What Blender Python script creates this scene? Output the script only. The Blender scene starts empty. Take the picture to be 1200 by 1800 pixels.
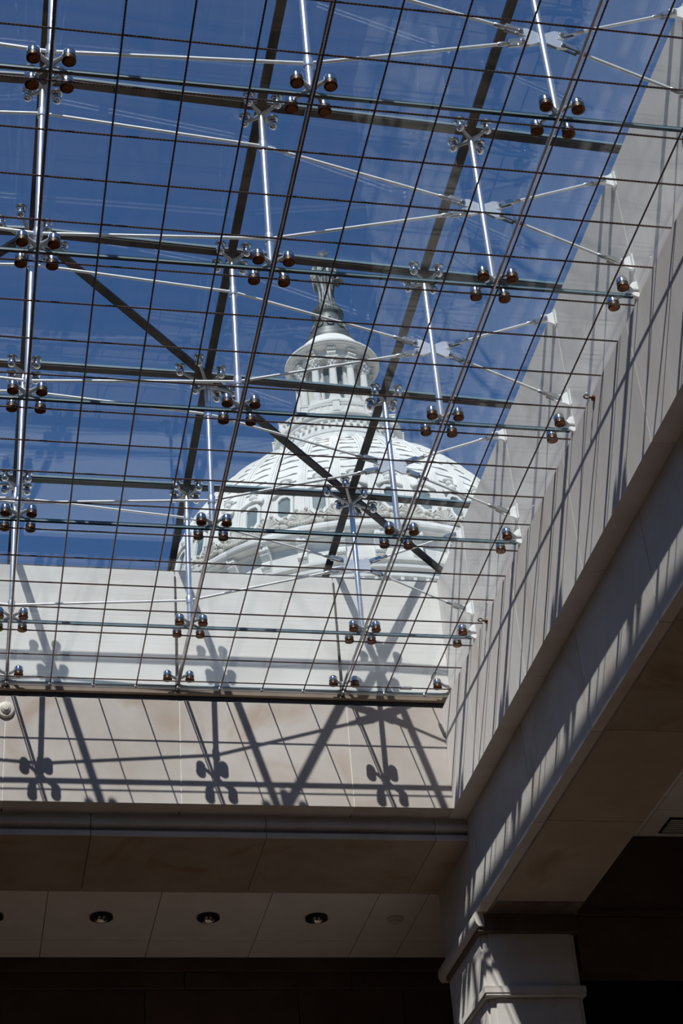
import bpy, bmesh, math, random
from mathutils import Vector, Matrix
random.seed(7)
scene = bpy.context.scene
S = 1.524                 # one glazing bay in metres
ZO = 9.64                 # height of the inner glass layer above the hall floor
def W(x, y, z): return Vector((x * S, y * S, z * S + ZO))

# ------------------------------------------------------------------ camera
YAW, PITCH, ROLL = (math.radians(v) for v in (13.45817, 34.50144, -4.90402))
CAM = W(-1.14417617, -8.6971215, -5.27428883)
fw = Vector((math.sin(YAW) * math.cos(PITCH), math.cos(YAW) * math.cos(PITCH), math.sin(PITCH)))
r0 = Vector((math.cos(YAW), -math.sin(YAW), 0)); u0 = r0.cross(fw)
rt = math.cos(ROLL) * r0 + math.sin(ROLL) * u0
up = -math.sin(ROLL) * r0 + math.cos(ROLL) * u0
cd = bpy.data.cameras.new('camera'); cam = bpy.data.objects.new('camera', cd)
scene.collection.objects.link(cam)
cd.sensor_fit = 'VERTICAL'; cd.sensor_height = 24.0; cd.lens = 3159.1255 / 1800 * 24.0
cd.clip_start = 0.05; cd.clip_end = 2000
M = Matrix((rt, up, -fw)).transposed().to_4x4(); M.translation = CAM
cam.matrix_world = M
scene.camera = cam

# ------------------------------------------------------------------ sky, sun, exposure
SUN = Vector((0.365, 1.0, -1.226)).normalized()          # direction the light travels
world = bpy.data.worlds.new('sky'); scene.world = world; world.use_nodes = True
nt = world.node_tree; nt.nodes.clear()
sky = nt.nodes.new('ShaderNodeTexSky'); sky.sky_type = 'NISHITA'; sky.sun_disc = False
sky.sun_elevation = math.asin(-SUN.z)
sky.sun_rotation = math.atan2(-SUN.x, -SUN.y)
sky.air_density = 1.0; sky.dust_density = 0.0; sky.ozone_density = 3.0
tint = nt.nodes.new('ShaderNodeMixRGB'); tint.blend_type = 'MULTIPLY'; tint.inputs[0].default_value = 1.0
tint.inputs[2].default_value = (0.64, 0.88, 1.14, 1)
bg = nt.nodes.new('ShaderNodeBackground'); bg.inputs[1].default_value = 0.095
wo = nt.nodes.new('ShaderNodeOutputWorld')
nt.links.new(sky.outputs[0], tint.inputs[1]); nt.links.new(tint.outputs[0], bg.inputs[0]); nt.links.new(bg.outputs[0], wo.inputs[0])
sd = bpy.data.lights.new('sun', 'SUN'); sd.energy = 6.2; sd.angle = math.radians(0.53); sd.color = (1.0, 0.965, 0.92)
so = bpy.data.objects.new('sun', sd); scene.collection.objects.link(so)
so.rotation_euler = SUN.to_track_quat('-Z', 'Y').to_euler(); so.location = (0, -10, 40)
scene.view_settings.view_transform = 'Standard'; scene.view_settings.look = 'None'
scene.view_settings.gamma = 1.0; scene.view_settings.use_curve_mapping = False
scene.view_settings.exposure = 0.0

# ------------------------------------------------------------------ materials
def principled(name, col, rough=0.5, metal=0.0, spec=0.5):
    m = bpy.data.materials.new(name); m.use_nodes = True
    b = m.node_tree.nodes['Principled BSDF']
    b.inputs['Base Color'].default_value = (*col, 1); b.inputs['Roughness'].default_value = rough
    b.inputs['Metallic'].default_value = metal; b.inputs['Specular IOR Level'].default_value = spec
    return m, m.node_tree, b
def stone(name, c1, c2, c3, scale=1.0, rough=0.7, stretch=(1, 1, 1), stain=0.5, bump=0.15):
    """mottled limestone: broad clouds of two tones, faint veins, rusty stains, fine tooling"""
    m, t, b = principled(name, c1, rough, 0, 0.3); n = t.nodes; L = t.links
    if 'Diffuse Roughness' in b.inputs: b.inputs['Diffuse Roughness'].default_value = 1.0
    tc = n.new('ShaderNodeTexCoord'); mp = n.new('ShaderNodeMapping'); L.new(tc.outputs['Object'], mp.inputs[0])
    mp.inputs['Scale'].default_value = stretch
    oi = n.new('ShaderNodeObjectInfo'); ad = n.new('ShaderNodeVectorMath'); ad.operation = 'SCALE'
    sv = n.new('ShaderNodeCombineXYZ'); sv.inputs[0].default_value = 17; sv.inputs[1].default_value = 31; sv.inputs[2].default_value = 11
    L.new(sv.outputs[0], ad.inputs[0]); L.new(oi.outputs['Random'], ad.inputs['Scale']); L.new(ad.outputs[0], mp.inputs['Location'])
    n1 = n.new('ShaderNodeTexNoise'); n1.inputs['Scale'].default_value = 1.6 * scale; n1.inputs['Detail'].default_value = 6
    n1.inputs['Roughness'].default_value = .62
    L.new(mp.outputs[0], n1.inputs['Vector'])
    r1 = n.new('ShaderNodeValToRGB'); r1.color_ramp.elements[0].position = .33; r1.color_ramp.elements[1].position = .68
    r1.color_ramp.elements[0].color = (*c1, 1); r1.color_ramp.elements[1].color = (*c2, 1); L.new(n1.outputs[0], r1.inputs[0])
    n2 = n.new('ShaderNodeTexNoise'); n2.inputs['Scale'].default_value = 0.9 * scale; n2.inputs['Detail'].default_value = 5
    n2.inputs['Distortion'].default_value = 1.2; L.new(mp.outputs[0], n2.inputs['Vector'])
    r2 = n.new('ShaderNodeValToRGB'); r2.color_ramp.elements[0].position = .56; r2.color_ramp.elements[1].position = .74
    r2.color_ramp.elements[0].color = (0, 0, 0, 1); r2.color_ramp.elements[1].color = (stain,) * 3 + (1,)
    L.new(n2.outputs[0], r2.inputs[0])
    mx = n.new('ShaderNodeMixRGB'); L.new(r2.outputs[0], mx.inputs[0]); L.new(r1.outputs[0], mx.inputs[1]); mx.inputs[2].default_value = (*c3, 1)
    hv = n.new('ShaderNodeHueSaturation'); mr = n.new('ShaderNodeMapRange'); mr.inputs[3].default_value = .92; mr.inputs[4].default_value = 1.06
    L.new(oi.outputs['Random'], mr.inputs[0]); L.new(mr.outputs[0], hv.inputs['Value']); L.new(mx.outputs[0], hv.inputs['Color'])
    L.new(hv.outputs[0], b.inputs['Base Color'])
    n3 = n.new('ShaderNodeTexNoise'); n3.inputs['Scale'].default_value = 45; n3.inputs['Detail'].default_value = 4
    L.new(mp.outputs[0], n3.inputs['Vector'])
    bp = n.new('ShaderNodeBump'); bp.inputs['Strength'].default_value = bump; bp.inputs['Distance'].default_value = .004
    L.new(n3.outputs[0], bp.inputs['Height']); L.new(bp.outputs[0], b.inputs['Normal'])
    return m
def mottled(name, c1, c2, rough, metal=0.0, scale=8, spec=.5):
    m, t, b = principled(name, c1, rough, metal, spec); n = t.nodes; L = t.links
    if metal == 0 and 'Diffuse Roughness' in b.inputs: b.inputs['Diffuse Roughness'].default_value = .8
    tc = n.new('ShaderNodeTexCoord'); n1 = n.new('ShaderNodeTexNoise'); n1.inputs['Scale'].default_value = scale; n1.inputs['Detail'].default_value = 5
    L.new(tc.outputs['Object'], n1.inputs['Vector'])
    r1 = n.new('ShaderNodeValToRGB'); r1.color_ramp.elements[0].position = .35; r1.color_ramp.elements[1].position = .65
    r1.color_ramp.elements[0].color = (*c1, 1); r1.color_ramp.elements[1].color = (*c2, 1)
    L.new(n1.outputs[0], r1.inputs[0]); L.new(r1.outputs[0], b.inputs['Base Color'])
    return m
def glass(name, tintc, refl=1.0, rough=0.0):
    """architectural glazing: straight-through light with a Fresnel mirror on top"""
    m = bpy.data.materials.new(name); m.use_nodes = True; t = m.node_tree; n = t.nodes; L = t.links; n.clear()
    out = n.new('ShaderNodeOutputMaterial'); mix = n.new('ShaderNodeMixShader')
    tr = n.new('ShaderNodeBsdfTransparent'); tr.inputs[0].default_value = (*tintc, 1)
    gl = n.new('ShaderNodeBsdfGlossy'); gl.inputs['Roughness'].default_value = rough; gl.inputs[0].default_value = (.95, .97, 1, 1)
    lw = n.new('ShaderNodeLayerWeight'); lw.inputs[0].default_value = .5
    pw = n.new('ShaderNodeMath'); pw.operation = 'POWER'; pw.inputs[1].default_value = 5.0
    mu = n.new('ShaderNodeMath'); mu.operation = 'MULTIPLY_ADD'; mu.inputs[1].default_value = .93 * refl; mu.inputs[2].default_value = .04 * refl
    L.new(lw.outputs['Facing'], pw.inputs[0]); L.new(pw.outputs[0], mu.inputs[0])
    L.new(mu.outputs[0], mix.inputs[0]); L.new(tr.outputs[0], mix.inputs[1]); L.new(gl.outputs[0], mix.inputs[2]); L.new(mix.outputs[0], out.inputs[0])
    return m
MAT = {}
MAT['stone'] = stone('pale_limestone', (.61, .54, .48), (.71, .665, .625), (.56, .40, .29), 1.0, .75, stain=.55)
MAT['stone_high'] = stone('glass_whitened_limestone', (.68, .66, .635), (.76, .75, .73), (.64, .57, .50), 1.0, .75, stain=.35)  # same stone, whitened to carry the milky cast of the glass before it
MAT['stone_low'] = stone('pinkish_limestone', (.60, .53, .48), (.70, .65, .615), (.50, .35, .24), 1.1, .75, stain=.65)
MAT['stone_side_low'] = stone('lit_pinkish_limestone_tooled', (.74, .68, .64), (.82, .77, .735), (.64, .52, .42), 1.0, .8, stretch=(1, 2.2, .5), stain=.45)  # same wall stone, paler to put extra daylight into the lower slabs' colour
MAT['mortar'] = mottled('pale_mortar', (.80, .74, .66), (.88, .83, .75), .9, 0, 9, .1)
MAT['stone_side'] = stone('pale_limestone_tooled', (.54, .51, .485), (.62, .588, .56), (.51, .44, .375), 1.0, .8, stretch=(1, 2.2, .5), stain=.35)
MAT['stone_brown'] = stone('buff_sandstone', (.60, .55, .51), (.68, .64, .60), (.48, .34, .22), 1.3, .65, stain=.6)
MAT['soffit'] = stone('shade_browned_sandstone', (.40, .32, .25), (.48, .40, .325), (.30, .18, .085), 1.5, .65, stain=.8)  # same sandstone as the beams, underside shade put into its colour, plus stains
MAT['stone_shaded_stained'] = stone('shaded_stained_stone', (.12, .08, .06), (.20, .15, .12), (.34, .30, .27), 1.8, .6, stain=.5)  # very dark: the beam's shade put into the colour, along with stains
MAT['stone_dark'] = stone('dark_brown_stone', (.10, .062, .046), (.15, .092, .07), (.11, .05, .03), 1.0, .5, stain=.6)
MAT['floor'] = stone('hall_floor_stone', (.16, .11, .073), (.21, .145, .10), (.14, .09, .06), .6, .5, stain=.3)
MAT['plaza'] = stone('pale_plaza_paving', (.46, .42, .36), (.54, .50, .44), (.40, .35, .29), .2, .8, stain=.3)
MAT['plaster'] = mottled('white_ceiling_paint', (.80, .74, .71), (.86, .80, .77), .85, 0, 3, .2)
MAT['steel'] = mottled('polished_steel', (.80, .79, .79), (.86, .85, .86), .24, .9, 12)
MAT['steel_cast'] = mottled('satin_cast_steel', (.30, .30, .305), (.38, .38, .38), .36, .55, 20)
MAT['chrome'] = mottled('mirror_chrome', (.58, .58, .59), (.66, .66, .66), .13, 1.0, 12)
MAT['plate'] = mottled('brushed_plate_steel', (.56, .57, .58), (.64, .65, .66), .34, .85, 14)
MAT['clevis'] = mottled('dark_machined_steel', (.42, .42, .41), (.52, .52, .5), .25, 1.0, 18)
MAT['rodsteel'] = mottled('satin_rod_steel', (.66, .66, .65), (.72, .72, .71), .38, .62, 20)
MAT['bracket'] = mottled('white_painted_steel', (.74, .74, .74), (.80, .80, .79), .4, 0.0, 14)
MAT['amber'] = mottled('brown_anodised_disc', (.075, .028, .011), (.12, .047, .02), .25, .8, 25)
MAT['rubber'] = mottled('black_rubber', (.012, .012, .012), (.02, .02, .02), .5, 0, 20)
MAT['bar'] = mottled('dark_glazing_bar', (.008, .008, .010), (.012, .011, .014), .45, 0.0, 6, .25)
MAT['bar_edge'] = mottled('blue_glass_edge', (.14, .22, .26), (.18, .27, .32), .3, 0.0, 6)
MAT['tan'] = mottled('bronze_edge_angle', (.20, .145, .10), (.26, .19, .135), .6, 0, 5)
MAT['channel'] = mottled('black_steel_channel', (.008, .008, .009), (.014, .013, .013), .5, 0, 5)
MAT['joint'] = mottled('teal_glass_joint', (.018, .05, .07), (.03, .075, .10), .12, 0.0, 5)
MAT['joint_long'] = mottled('silvery_joint_profile', (.52, .51, .55), (.60, .59, .63), .24, .75, 9)
MAT['pane'] = glass('clear_laylight_glass', (.965, .985, .982), .75)
MAT['roofpane'] = glass('clear_roof_glass', (.972, .98, .985), .9)
# twisted wire rope
mm, tt, bb = principled('bronze_wire_rope', (.075, .05, .045), .38, .8)
wv = tt.nodes.new('ShaderNodeTexWave'); wv.inputs['Scale'].default_value = 28; wv.bands_direction = 'DIAGONAL'
tcn = tt.nodes.new('ShaderNodeTexCoord'); tt.links.new(tcn.outputs['Object'], wv.inputs['Vector'])
rmp = tt.nodes.new('ShaderNodeValToRGB'); rmp.color_ramp.elements[0].color = (.05, .032, .03, 1); rmp.color_ramp.elements[1].color = (.15, .105, .095, 1)
tt.links.new(wv.outputs[0], rmp.inputs[0]); tt.links.new(rmp.outputs[0], bb.inputs['Base Color'])
bmp = tt.nodes.new('ShaderNodeBump'); bmp.inputs['Strength'].default_value = .6; tt.links.new(wv.outputs[0], bmp.inputs['Height']); tt.links.new(bmp.outputs[0], bb.inputs['Normal'])
MAT['cable'] = mm
MAT['white'] = mottled('white_dome_paint', (.69, .685, .665), (.76, .755, .735), .7, 0, .8, .2)
MAT['white_aged'] = mottled('weathered_white_paint', (.47, .45, .41), (.60, .58, .53), .7, 0, 3, .2)
MAT['window'] = mottled('blue_grey_window', (.085, .14, .165), (.12, .185, .21), .5, 0, 1.5, .15)
MAT['bronze'] = mottled('grey_green_bronze', (.055, .066, .068), (.095, .112, .114), .5, .1, 1.6)
MAT['bronze_dark'] = mottled('dark_bronze_letter', (.008, .01, .012), (.012, .014, .016), .7, 0, 3)
MAT['offwhite'] = mottled('off_white_plastic', (.62, .58, .50), (.68, .64, .56), .45, 0, 10)
MAT['chrome_cone'] = mottled('downlight_reflector', (.55, .54, .53), (.62, .61, .6), .12, 1.0, 10)

# ------------------------------------------------------------------ mesh helpers
COL = scene.collection
class MB:
    def __init__(s): s.v = []; s.f = []; s.m = []
    def add(s, vs, fs, mi=0):
        o = len(s.v); s.v += [tuple(p) for p in vs]
        for f in fs: s.f.append([i + o for i in f]); s.m.append(mi)
    def box(s, a, b, mi=0):
        x0, y0, z0 = a; x1, y1, z1 = b
        s.add([(x0,y0,z0),(x1,y0,z0),(x1,y1,z0),(x0,y1,z0),(x0,y0,z1),(x1,y0,z1),(x1,y1,z1),(x0,y1,z1)],
              [(0,3,2,1),(4,5,6,7),(0,1,5,4),(1,2,6,5),(2,3,7,6),(3,0,4,7)], mi)
    def bar(s, p, q, w, h, mi=0, upv=(0, 0, 1)):
        p = Vector(p); q = Vector(q); d = (q - p).normalized(); sd_ = d.cross(Vector(upv))
        if sd_.length < 1e-5: sd_ = Vector((1, 0, 0))
        sd_.normalize(); u = sd_.cross(d).normalized()
        vs = []
        for c in (p, q):
            for a, b in ((-1,-1),(1,-1),(1,1),(-1,1)): vs.append(c + sd_ * (a * w / 2) + u * (b * h / 2))
        s.add(vs, [(0,3,2,1),(4,5,6,7),(0,1,5,4),(1,2,6,5),(2,3,7,6),(3,0,4,7)], mi)
    def tube(s, pts, rad, n=10, mi=0, cap=True):
        pts = [Vector(p) for p in pts]
        if not hasattr(rad, '__len__'): rad = [rad] * len(pts)
        vs = []; N = len(pts)
        ref = None
        for i, p in enumerate(pts):
            d = (pts[min(i + 1, N - 1)] - pts[max(i - 1, 0)]).normalized()
            if ref is None:
                ref = Vector((0, 0, 1)) if abs(d.z) < .9 else Vector((1, 0, 0))
            a = d.cross(ref)
            if a.length < 1e-4: a = d.cross(Vector((0, 1, 0)))
            a.normalize(); b = d.cross(a)
            for k in range(n):
                t = 2 * math.pi * k / n; vs.append(p + (a * math.cos(t) + b * math.sin(t)) * rad[i])
        fs = []
        for i in range(N - 1):
            for k in range(n):
                fs.append((i*n+k, i*n+(k+1)%n, (i+1)*n+(k+1)%n, (i+1)*n+k))
        if cap: fs += [tuple(range(n))[::-1], tuple(range((N-1)*n, N*n))]
        s.add(vs, fs, mi)
    def lathe(s, prof, n=16, c=(0, 0, 0), mi=0, a0=0, a1=2*math.pi, mis=None, cap=False):
        full = abs(a1 - a0 - 2*math.pi) < 1e-6; m = n if full else n + 1; vs = []
        for r, h in prof:
            for k in range(m):
                t = a0 + (a1 - a0) * k / n; vs.append((c[0] + r*math.sin(t), c[1] - r*math.cos(t), c[2] + h))
        o = len(s.v); s.v += vs
        for i in range(len(prof) - 1):
            for k in range(n):
                k2 = (k + 1) % m if full else k + 1
                s.f.append([o+i*m+k, o+i*m+k2, o+(i+1)*m+k2, o+(i+1)*m+k]); s.m.append(mis[i] if mis else mi)
        if cap and full:
            s.f.append([o+k for k in range(m)][::-1]); s.m.append(mi)
            s.f.append([o+(len(prof)-1)*m+k for k in range(m)]); s.m.append(mi)
    def prism(s, poly, axis, a, b, mi=0):
        """poly: list of 2D points; extruded along axis 'x' or 'y' between a and b"""
        n = len(poly)
        mk = (lambda u, v, w: (w, u, v)) if axis == 'x' else ((lambda u, v, w: (u, w, v)) if axis == 'y' else (lambda u, v, w: (u, v, w)))
        vs = [mk(u, v, a) for u, v in poly] + [mk(u, v, b) for u, v in poly]
        fs = [tuple(range(n)), tuple(range(n, 2*n))[::-1]] + [(i, n+i, n+(i+1)%n, (i+1)%n) for i in range(n)]
        s.add(vs, fs, mi)
    def ball(s, c, r, n=10, m=7, mi=0, sc=(1, 1, 1)):
        prof = [(r*math.sin(math.pi*i/m), -r*math.cos(math.pi*i/m)) for i in range(m+1)]
        prof[0] = (r*.02, -r); prof[-1] = (r*.02, r)
        o = len(s.v); s.lathe(prof, n, (0, 0, 0), mi)
        for i in range(o, len(s.v)):
            x, y, z = s.v[i]; s.v[i] = (c[0]+x*sc[0], c[1]+y*sc[1], c[2]+z*sc[2])
    def mesh(s, name, mats, smooth=False):
        me = bpy.data.meshes.new(name); me.from_pydata(s.v, [], s.f)
        for m in (mats if isinstance(mats, (list, tuple)) else [mats]): me.materials.append(MAT[m])
        if len(me.materials) > 1: me.polygons.foreach_set('material_index', s.m)
        bm = bmesh.new(); bm.from_mesh(me); bmesh.ops.recalc_face_normals(bm, faces=bm.faces[:]); bm.to_mesh(me); bm.free()
        if smooth:
            me.shade_smooth() if hasattr(me, 'shade_smooth') else None
            try: me.set_sharp_from_angle(angle=math.radians(38))
            except Exception: pass
        me.update(); return me
def put(name, me, parent=None, loc=None, rot=None):
    o = bpy.data.objects.new(name, me); COL.objects.link(o); o.parent = parent
    if loc is not None: o.location = loc
    if rot is not None: o.rotation_euler = rot
    return o
def build(name, mb, mats, parent=None, smooth=False, loc=None, rot=None):
    return put(name, mb.mesh(name, mats, smooth), parent, loc, rot)
def tag(o, label, cat=None, group=None, kind=None):
    o['label'] = label
    if cat: o['category'] = cat
    if group: o['group'] = group
    if kind: o['kind'] = kind
    return o
def empty(name, loc=(0, 0, 0), rz=0):
    o = bpy.data.objects.new(name, None); COL.objects.link(o); o.location = loc; o.rotation_euler = (0, 0, rz); o.empty_display_size = .1
    return o
ORD = ['first', 'second', 'third', 'fourth', 'fifth', 'sixth', 'seventh', 'eighth', 'ninth', 'tenth'] + ['%dth' % i for i in range(11, 40)]
def bbox(a, b):
    mb = MB(); mb.box(W(*a), W(*b)); return mb
def bevel(o, w=.004):
    m = o.modifiers.new('bevel', 'BEVEL'); m.width = w; m.segments = 1; m.limit_method = 'ANGLE'; return o

XE, YE = 1.90, .90                     # eaves of the glass roof
XU, YU = 1.68, .66                     # upper shaft walls
XL, YL = 1.592, .565                   # lower, prouder shaft walls
XB, YB = 1.70, .70                     # beams below the shaft
MX = -1.0                              # the skylight is symmetrical about this column
XW = 2 * MX - XU; XWL = 2 * MX - XL
YBK = -12.68
ZT, ZM0, ZM1, ZBOT = .825, -.04, -.14, -.805
ZC = -.86                              # low ceiling
ZF = -ZO / S
G = .0025                              # half joint
def zroof(x, y):
    d = min(XE - x, x - (2*MX - XE), YE - y); return .966 + .04 * d

# ================================================================== SETTING
wf = tag(empty('wall_front', W(0, YU, 0)), 'sunlit pale limestone end wall of the skylight shaft', kind='structure')
def wpart(parent, name, mb, mat, sm=False, bv=.004):
    off = parent.location
    mb.v = [(x-off.x, y-off.y, z-off.z) for x, y, z in mb.v]
    o = build(name, mb, mat, parent, sm)
    if bv: bevel(o, bv)
    return o
xs = [XW - .2, -3, -2, -1, 0, 1, XU]
for a, b in zip(xs[:-1], xs[1:]):
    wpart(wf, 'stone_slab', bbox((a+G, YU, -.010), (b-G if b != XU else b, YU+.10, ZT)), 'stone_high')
wpart(wf, 'edge_angle', bbox((XW-.2, YU+.004, -.036), (XU, YU+.05, -.012)), 'tan', bv=0)
wpart(wf, 'backing', bbox((XW-.2, YU+.05, ZBOT), (XU+.2, YU+.30, ZT-.01)), 'channel', bv=0)
wpart(wf, 'channel', bbox((XW, YU+.03, ZM1), (XU+.08, YU+.06, ZM0+.02)), 'channel', bv=0)
xs = [XWL, -3, -2, -1, 0, 1, XL]
for a, b in zip(xs[:-1], xs[1:]):
    wpart(wf, 'stone_slab', bbox((a+G, YL, ZBOT), (b-G if b != XL else b-.001, YU+.045, ZM1)), 'stone_low')
    if b != XL: wpart(wf, 'mortar_joint', bbox((b-G, YL+.0012, ZBOT+.002), (b+G, YU, ZM1-.002)), 'mortar', bv=0)

wr = tag(empty('wall_right', W(XU, 0, 0)), 'grey limestone side wall of the skylight shaft raked by sun', kind='structure')
ys = [YBK] + list(range(-12, 1)) + [YU+.1]
for a, b in zip(ys[:-1], ys[1:]):
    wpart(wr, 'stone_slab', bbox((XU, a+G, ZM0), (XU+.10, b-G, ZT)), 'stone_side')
    if b <= 0: wpart(wr, 'mortar_joint', bbox((XU+.0008, b-G, ZM0), (XU+.08, b+G, ZT-.003)), 'mortar', bv=0)
ys = [YBK] + list(range(-12, 1)) + [YL]
for a, b in zip(ys[:-1], ys[1:]):
    wpart(wr, 'stone_slab', bbox((XL, a+G, ZBOT), (XU+.045, b-G if b != YL else YU+.045, ZM1)), 'stone_side_low')
    if b <= 0: wpart(wr, 'mortar_joint', bbox((XL+.0008, b-G, ZBOT+.002), (XU, b+G, ZM1-.002)), 'mortar', bv=0)
wpart(wr, 'backing', bbox((XU+.05, YBK, ZBOT), (XU+.30, YU+.2, ZT-.01)), 'channel', bv=0)
wl = tag(empty('wall_left', W(XW, 0, 0)), 'limestone side wall of the skylight shaft outside the picture', kind='structure')
wpart(wl, 'stone_slab', bbox((XW-.2, YBK, ZM0), (XW, YU+.1, ZT)), 'stone_side')
wpart(wl, 'stone_slab', bbox((XWL-.2, YBK, ZBOT), (XWL, YL, ZM1)), 'stone_side')
wk = tag(empty('wall_back', W(0, YBK, 0)), 'limestone end wall of the skylight shaft behind the viewer', kind='structure')
wpart(wk, 'stone_slab', bbox((XW-.2, YBK-.2, ZBOT), (XU+.2, YBK, ZT)), 'stone')

# beam under the end wall: moulded slabs jointed at half bays
bf = tag(empty('stone_beam', W(0, 1.1, ZBOT)), 'buff stone beam with moulded edge and flat underside below the end wall', 'beam')
prof = [(.70,-.805),(.70,-.822),(.692,-.838),(.681,-.853),(.676,-.866),(.678,-.877),(.685,-.882),(.735,-.884),(.735,-.905),(.698,-.912),(.696,-.918),(.696,-.940),(.700,-.945),(1.485,-.945),(1.485,-.70),(.80,-.70),(.80,-.805)]
xs = [XW-.3, -3.5, -2.5, -1.5, -.5, .5, 1.5, XB]
def ws(poly): return [(u*S, v*S+ZO) for u, v in poly]
for a, b in zip(xs[:-1], xs[1:]):
    mb = MB(); mb.prism(ws(prof), 'x', (a+G)*S, (b-G)*S)
    wpart(bf, 'beam_slab', mb, 'stone_brown', bv=0)
    mb = MB(); mb.box(W(a+G, .702, -.9455), W(b-G, 1.483, -.9443)); wpart(bf, 'soffit_shade_sheet', mb, 'soffit', bv=0)  # thin sheet painting the shade on the beam's underside
mb = MB(); mb.box(W(XW-.3, .745, -.93), W(XB, 1.475, -.72)); wpart(bf, 'core', mb, 'channel', bv=0)
# side beam, deeper
br = tag(empty('stone_beam', W(2.0, 0, ZBOT)), 'deep buff stone beam with sun streaks running beneath the side wall', 'beam')
prof2 = [(XB,-.70),(XB,-1.352),(XB-.006,-1.360),(XB-.006,-1.388),(XB+.052,-1.388),(XB+.052,-1.352),(XB+.078,-1.352),(XB+.078,-1.375),(2.30,-1.375),(2.30,-.70)]
ys = [YBK-.3] + [k - .5 for k in range(-12, 1)] + [.56, .72]
for a, b in zip(ys[:-1], ys[1:]):
    mb = MB(); mb.prism(ws(prof2), 'y', (a+G)*S, (b-G)*S)
    wpart(br, 'beam_slab', mb, ['stone_brown'], bv=0)
    mb = MB(); mb.box(W(XB+.080, a+G, -1.3756), W(2.298, b-G, -1.3742)); wpart(br, 'soffit_shade_sheet', mb, 'stone_shaded_stained' if b == .72 else 'soffit', bv=0)  # painted underside shade, darkest against the pier
mb = MB(); mb.box(W(XB+.04, YBK-.3, -1.33), W(2.27, .70, -.72)); wpart(br, 'core', mb, 'channel', bv=0)

# pier under the meeting of the two beams
pr = tag(empty('stone_pier', W(2.0, 1.1, ZF)), 'banded stone pier with stepped mouldings catching a blade of sunlight', 'pier')
wpart(pr, 'head_block', bbox((XB, .722, -1.39), (2.30, 1.485, ZBOT-.002)), 'stone_brown')
def mould(z0, z1, e, yb=1.60):
    mb = MB(); mb.box(W(XB-e, .71-e, z0), W(2.28+e*.4, yb, z1)); mb.box(W(XB-e*.5, .71-e*.5, z0-.014), W(2.28+e*.2, yb-.02, z0)); return mb
def shaft(z0, z1):
    mb = MB(); mb.box(W(XB+.026, .752, z0), W(2.27, 1.50, z1)); mb.box(W(XB+.012, .775, z0), W(2.275, 1.495, z1)); mb.box(W(XB+.060, .735, z0), W(2.245, .76, z1)); return mb
wpart(pr, 'frieze', bbox((XB-.004, .706, -1.498), (2.292, 1.50, -1.392)), 'stone_shaded_stained', bv=.004)  # dark tone holds the shade under the beam as well as staining
mb = MB(); yy0, yy1 = .690*S, 1.60*S
mb.prism(ws([(XB-.003, -1.384), (XB-.018, -1.388), (XB-.024, -1.402), (XB-.024, -1.44), (XB-.018, -1.456), (XB-.008, -1.468), (XB-.003, -1.472), (XB+.03, -1.472), (XB+.03, -1.384)]), 'y', yy0, yy1)
wpart(pr, 'cap_moulding', mb, 'stone_brown', True, bv=0)
z = -1.498; k = 0
while z > ZF + .1:
    zb = max(z - (.318 if k == 0 else .40), ZF)
    wpart(pr, 'shaft_block', shaft(zb, z), 'stone_brown', bv=.005)
    if zb <= ZF + .01: break
    wpart(pr, 'band_moulding', mould(zb-.045, zb-.002, .010, 1.53), 'stone_brown', bv=.006)
    z = zb - .06; k += 1

# hall: ceiling, floor, outer walls
ce = tag(empty('ceiling', W(0, 2, ZC)), 'dim white panelled hall ceiling beside the skylight shaft', kind='structure')
jx = [-6.22 + .69*0] + [-4.15, -3.46, -2.77, -2.08, -1.38, -.685, .007, .695, 1.38, 1.70, 2.42]
jy = [1.49, 2.47, 2.82]
for a, b in zip(jx[1:-1], jx[2:]):
    for c, d in zip(jy[:-1], jy[1:]):
        wpart(ce, 'ceiling_panel', bbox((a+G, c+G, ZC), (b-G, d-G, ZC+.03)), 'plaster', bv=.002)
for a, b in ((2.33, 2.78), (2.78, 3.47), (3.47, 4.16)):
    for c, d in ((-2.6, -1.5), (-1.5, -.4), (-.4, .42), (.42, .80)):
        wpart(ce, 'ceiling_panel', bbox((a+G, c+G, ZC), (b-G, d-G, ZC+.03)), 'plaster', bv=.002)
for a, b in (((-9, 1.40, ZC+.031), (9, 9, ZT-.02)), ((XU+.30, -16, ZC+.031), (9, 1.40, ZT-.02)), ((-9, -16, ZC+.031), (XW-.2, 1.40, ZT-.02)),
             ((XW-.2, -16, ZC+.031), (XU+.3, YBK-.2, ZT-.02)), ((XW-.2, YU+.3, -.72), (XU+.3, 1.40, ZT-.02))):
    wpart(ce, 'roof_slab', bbox(a, b), 'plaster', bv=0)
for a, b in (((4.17, -16, ZC), (9, .8, ZC+.03)), ((2.33, -16, ZC), (4.17, -2.61, ZC+.03)), ((-9, -16, ZC), (XW-.2, 9, ZC+.03)), ((XW-.2, -16, ZC), (2.33, YBK-.2, ZC+.03))):
    wpart(ce, 'ceiling_panel', bbox(a, b), 'plaster', bv=0)
fl = tag(bevel(build('floor', bbox((-9, -16, ZF-.1), (9, 9, ZF)), 'floor')), 'pale stone floor of the hall far below the glass', kind='structure')
wlow = tag(empty('wall_lower_front', W(0, 2.8, -2)), 'dark brown stone wall in deep shade under the low ceiling', kind='structure')
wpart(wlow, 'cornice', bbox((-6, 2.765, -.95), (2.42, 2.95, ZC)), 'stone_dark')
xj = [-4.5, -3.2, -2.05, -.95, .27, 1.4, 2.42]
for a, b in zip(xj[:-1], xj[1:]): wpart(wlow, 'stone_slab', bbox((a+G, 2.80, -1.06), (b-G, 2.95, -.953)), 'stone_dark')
xj = [-4.6, -3.0, -2.0, -1.0, .006, 1.03, 1.75, 2.42]
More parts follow.
